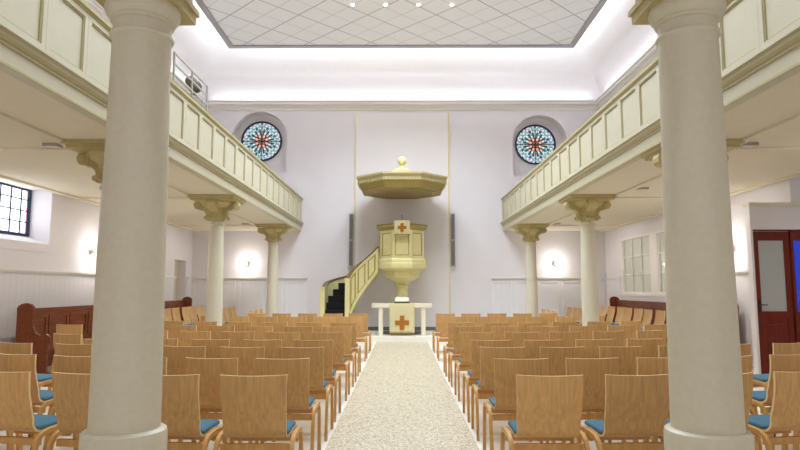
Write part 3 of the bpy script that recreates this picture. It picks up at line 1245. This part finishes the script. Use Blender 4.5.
# soffit lamps (fittings); first bay real, further bays added
pro = None
for yy in SOF_Y[1:]:
    for xx in (-4.3, 4.3):
        lab = 'small square lamp set in the gallery soffit, %s bay from the entrance, %s' % (ORD[SOF_Y.index(yy) - 1], 'window side' if xx < 0 else 'door side')
        if pro is None:
            pro = thing('soffit_lamp', lab, 'ceiling light', (xx + .15, yy, 3.084), 0, 'lamps in the gallery soffits')
            MB().box(-.09, .09, -.06, .06, -.035, 0).obj('housing', 'grey_trim', pro, smooth=0)
            MB().box(-.07, .07, -.045, .045, -.038, -.034).obj('lens', 'soffit', pro, smooth=0)
        else:
            dup(pro, (xx - (.2 if xx > 0 else -.15), yy, 3.084), 0, lab)

# ------------------------------------------------------------------ pews along the side walls


def pew(label, xb, s, y0, y1):
    """xb: plane of the back, s: direction the pew faces (+1 = +x)"""
    p = thing('church_pew', label, 'bench', (xb, 0, 0), 0, 'dark wooden pews along the side walls')

    def bx(b, xa, xc, *r):
        xa, xc = sorted((s * xa, s * xc))
        b.box(xa, xc, *r)
    b = MB()
    bx(b, 0, .04, y0 + .05, y1 - .05, .1, 1.02)
    bk_ = b.obj('backrest', 'pew', p, smooth=0)
    b = MB()
    bx(b, -.015, .06, y0 + .05, y1 - .05, 1.02, 1.06)
    bx(b, -.005, .052, y0 + .05, y1 - .05, .985, 1.02)
    b.obj('top_rail', 'pew', p, smooth=0)
    n = round((y1 - y0) / .62)
    for k in range(n):
        a = y0 + .08 + (y1 - y0 - .16) * k / n
        c = y0 + .08 + (y1 - y0 - .16) * (k + 1) / n
        b = MB()
        for q in ((a + .02, c - .02, .55, .60), (a + .02, c - .02, .9, .95), (a + .02, a + .08, .6, .9), (c - .08, c - .02, .6, .9)):
            bx(b, .04, .055, *q)
        b.obj('panel_frame', 'pew', bk_, smooth=0)
    b = MB()
    bx(b, .04, .44, y0 + .05, y1 - .05, .42, .46)
    b.obj('seat', 'pew', p, smooth=0)
    for y in (y0, y1 - .05):
        prof = [(-.03, 0), (.46, 0), (.46, .45), (.50, .55), (.49, .64), (.43, .68), (.34, .66), (.27, .70), (.22, .80), (.22, 1.0), (.225, 1.06), (.21, 1.10), (.17, 1.135), (.10, 1.15), (.03, 1.135), (-.02, 1.10), (-.035, 1.06), (-.03, 1.0)]
        b = MB()
        b.prism([(s * q, z) for q, z in prof], 'y', y, y + .05)
        e_ = b.obj('end_panel', 'pew', p, smooth=0)
        b = MB()
        n_c = 16
        b.prism([(s * .10 + .05 * math.cos(2 * PI * q / n_c), 1.06 + .05 * math.sin(2 * PI * q / n_c)) for q in range(n_c)], 'y', y - .012, y + .062)
        b.obj('rosette', 'pew', e_, smooth=30)
    return p


pew('long dark-stained panelled pew against the wall below the leaded window', -5.86, 1, 9.4, 16.5)
pew('long dark-stained panelled pew against the wall below the white casement window', 5.92, -1, 10.9, 16.9)

# ------------------------------------------------------------------ chairs


def make_chair():
    t = thing('oak_chair', 'x', 'chair')
    # side profile of the bent plywood shell, (y, z), from the top of the back to the seat front
    prof = []
    for k in range(11):
        u = k / 10
        prof.append((-.262 + .075 * u - .022 * math.sin(PI * u), .862 - .315 * u))
    y0, z0 = prof[-1]
    cx_, cz_, r = -.085, .545, .102
    for k in range(1, 8):
        a = PI + PI / 2 * k / 7
        prof.append((cx_ + r * math.cos(a), cz_ + r * math.sin(a)))
    for k in range(1, 8):
        u = k / 7
        prof.append((-.085 + .295 * u, .443 + .012 * math.sin(PI * u) - .012 * u ** 3))
    nu = 10
    nv = len(prof)
    outer_, inner_ = [], []
    for j, (y, z) in enumerate(prof):
        a = prof[max(0, j - 1)]
        c = prof[min(nv - 1, j + 1)]
        ty, tz = c[0] - a[0], c[1] - a[1]
        l = math.hypot(ty, tz)
        ny_, nz_ = -tz / l, ty / l
        hh = min(1, max(0, (z - .47) / .39))
        half = .197 + .011 * hh if j < 16 else .203 + .006 * (j - 16) / (nv - 16)
        ro, ri = [], []
        for i in range(nu + 1):
            u = -1 + 2 * i / nu
            bow = .022 * u * u * min(1, max(0, (z - .46) / .2))
            lift = .005 * u * u * hh ** 4
            p = Vector((u * half, y + bow, z + lift))
            nn = Vector((0, ny_, nz_))
            ro.append(p)
            ri.append(p + nn * .015)
        outer_.append(ro)
        inner_.append(ri)
    b = MB()
    W_ = nu + 1
    b.add([p for r_ in outer_ for p in r_] + [p for r_ in inner_ for p in r_], [])
    off = nv * W_
    for j in range(nv - 1):
        for i in range(nu):
            q = j * W_ + i
            b.f.append((q, q + 1, q + 1 + W_, q + W_))
            b.mi.append(0)
            b.f.append((q + off, q + W_ + off, q + 1 + W_ + off, q + 1 + off))
            b.mi.append(0)
    for j in range(nv - 1):
        for i in (0, nu):
            q = j * W_ + i
            b.f.append((q, q + W_, q + W_ + off, q + off))
            b.mi.append(1)
    for i in range(nu):
        for j in (0, nv - 1):
            q = j * W_ + i
            b.f.append((q, q + off, q + 1 + off, q + 1))
            b.mi.append(1)
    b.v = [(p[0], p[1], p[2] * .97) for p in b.v]
    b.obj('seat_shell', ['oak', 'oak_edge'], t, smooth=50)
    # seat pad
    b = MB()
    rings = []
    for z, ins in ((.463, .006), (.468, 0), (.484, 0), (.491, .006), (.493, .016)):
        hx, ya, yb, rc = .2 - ins, -.125 + ins, .2 - ins, .03
        ring = []
        for cx2, cy2, a0 in ((hx - rc, yb - rc, 0), (-hx + rc, yb - rc, PI / 2), (-hx + rc, ya + rc, PI), (hx - rc, ya + rc, 3 * PI / 2)):
            for k in range(5):
                a = a0 + PI / 2 * k / 4
                ring.append((cx2 + rc * math.cos(a), cy2 + rc * math.sin(a), z))
        rings.append(ring)
    b.loft(rings)
    b.v = [(p[0], p[1], p[2] * .97) for p in b.v]
    b.obj('seat_cushion', 'blue', t, smooth=50)
    # bent legs: each half of an upside-down U, outside the shell
    for s in (-1, 1):
        for f_ in (-1, 1):
            if f_ < 0:
                path = [(-.245, 0.0), (-.225, .15), (-.2, .32), (-.178, .42), (-.15, .465), (-.11, .484), (-.03, .492), (.02, .493)]
            else:
                path = [(.225, 0.0), (.215, .15), (.2, .32), (.185, .42), (.16, .465), (.12, .484), (.06, .492), (.02, .493)]
            rings = []
            for k, (y, z) in enumerate(path):
                a = path[max(0, k - 1)]
                c = path[min(len(path) - 1, k + 1)]
                l = math.hypot(c[0] - a[0], c[1] - a[1])
                ty, tz = (c[0] - a[0]) / l, (c[1] - a[1]) / l
                ny_, nz_ = -tz, ty
                hw, ht = .0125, .017
                if k == 0:
                    ny_, nz_ = (1, 0)
                xx = s * .236
                rings.append([(xx - hw, y - ny_ * ht, z - nz_ * ht), (xx + hw, y - ny_ * ht, z - nz_ * ht), (xx + hw, y + ny_ * ht, z + nz_ * ht), (xx - hw, y + ny_ * ht, z + nz_ * ht)])
            b = MB()
            b.loft(rings)
            b.v = [(p[0], p[1], p[2] * .895) for p in b.v]
            b.obj('leg', 'oak_leg', t, smooth=50)
    for y in (-.13, .14):
        b = MB()
        b.box(-.2235, .2235, y - .013, y + .013, .355, .40)
        b.obj('crossbar', 'oak_leg', t, smooth=0)
    return t


chair0 = make_chair()
used = [False]


def place_chair(x, y, rz, label, group):
    if not used[0]:
        used[0] = True
        chair0.location = (x, y, 0)
        chair0.rotation_euler = (0, 0, rz)
        chair0['label'] = label
        chair0['group'] = group
        return chair0
    return dup(chair0, (x, y, 0), rz, label, group)


ROWS = [3.86, 4.76, 5.66, 6.45, 7.6, 8.7, 9.7, 11.68, 13.1]
ROWN = ['nearest', 'second nearest', 'third nearest', 'fourth nearest', 'fifth nearest', 'sixth nearest', 'third farthest', 'second farthest', 'farthest']
COLN = ['first from the aisle', 'second from the aisle', 'third from the aisle', 'fourth from the aisle', 'fifth from the aisle', 'sixth from the aisle', 'seventh from the aisle']
for s, blk in ((-1, 'left'), (1, 'right')):
    for ri, ry in enumerate(ROWS):
        for ci in range(7):
            # the rows curve gently towards the altar at their outer ends
            if ci > (5 if ri < 8 else 4) and not (s < 0 and ri == 4) or (s > 0 and ri == 3 and ci == 5):
                continue
            q = ci if ri < 7 else ci * .7
            x = s * (.925 + .545 * ci + .006 * q * q)
            rz = s * math.atan(.034 * q / .55)
            y = ry + .02 * q * q
            if ri == 3 and ci == 5:
                x, y = s * 3.98, 7.3
            if ri == 4 and ci == 6:
                x, y, rz = s * 4.97, 9.15, s * .12
            if ri == 2 and ci == 5:
                x, y = x + s * .05, y - .04
            if ri == 3 and ci == 4:
                y, rz = 6.56, s * .04
            bx_, by_ = -math.sin(rz), math.cos(rz)
            place_chair(x + bx_ * .262 + random.uniform(-.005, .005), y + by_ * .262 + random.uniform(-.015, .015), rz + random.uniform(-.012, .012), 'oak chair, %s, %s row, block %s of the aisle' % (COLN[ci], ROWN[ri], blk), 'oak chairs in the %s block of rows' % blk)
for s, blk in ((-1, 'left'), (1, 'right')):
    for k in range(3):
        place_chair(s * 3.42, 14.80 + .545 * k, s * PI / 2, 'oak chair turned sideways between gallery column and rear row, %s block, %s from that column' % (blk, ORD[2 - k]), 'oak chairs turned sideways beside the last gallery columns')
# low podiums under the chairs that face the aisle in front of the pews
for s, x1, lab in ((-1, 5.30, 'low pale podium strip under the sideways chairs below the leaded-window wall'), (1, 5.36, 'low pale podium strip under the sideways chairs beside the casement window')):
    b = MB()
    xa, xb = sorted((s * 4.27, s * x1))
    b.box(xa, xb, 11.1, 15.1, 0, .12)
    tag(b.obj('podium', 'floor', smooth=0), lab, 'podium', 'podiums under the sideways chairs')
for s, side, ys in ((-1, 'window', [14.78 - .53 * k for k in range(5)] + [17.75, 17.2, 16.65]), (1, 'door', [14.78 - .53 * k for k in range(7)] + [17.75, 17.2, 16.65])):
    for k, yy in enumerate(ys):
        far = yy > 15.5
        j = k - (len(ys) - 3) if far else k
        where = 'on the floor near the back wall, %s from that wall' % ORD[j] if far else 'on the low podium, %s from its far end' % ORD[j]
        c_ = place_chair(s * (4.62 + random.uniform(-.02, .02)), yy, s * PI / 2 + random.uniform(-.03, .03), 'sideways oak chair %s, %s side' % (where, side), 'oak chairs lined up along the %s side' % side)
        c_.location.z = 0 if far else .12
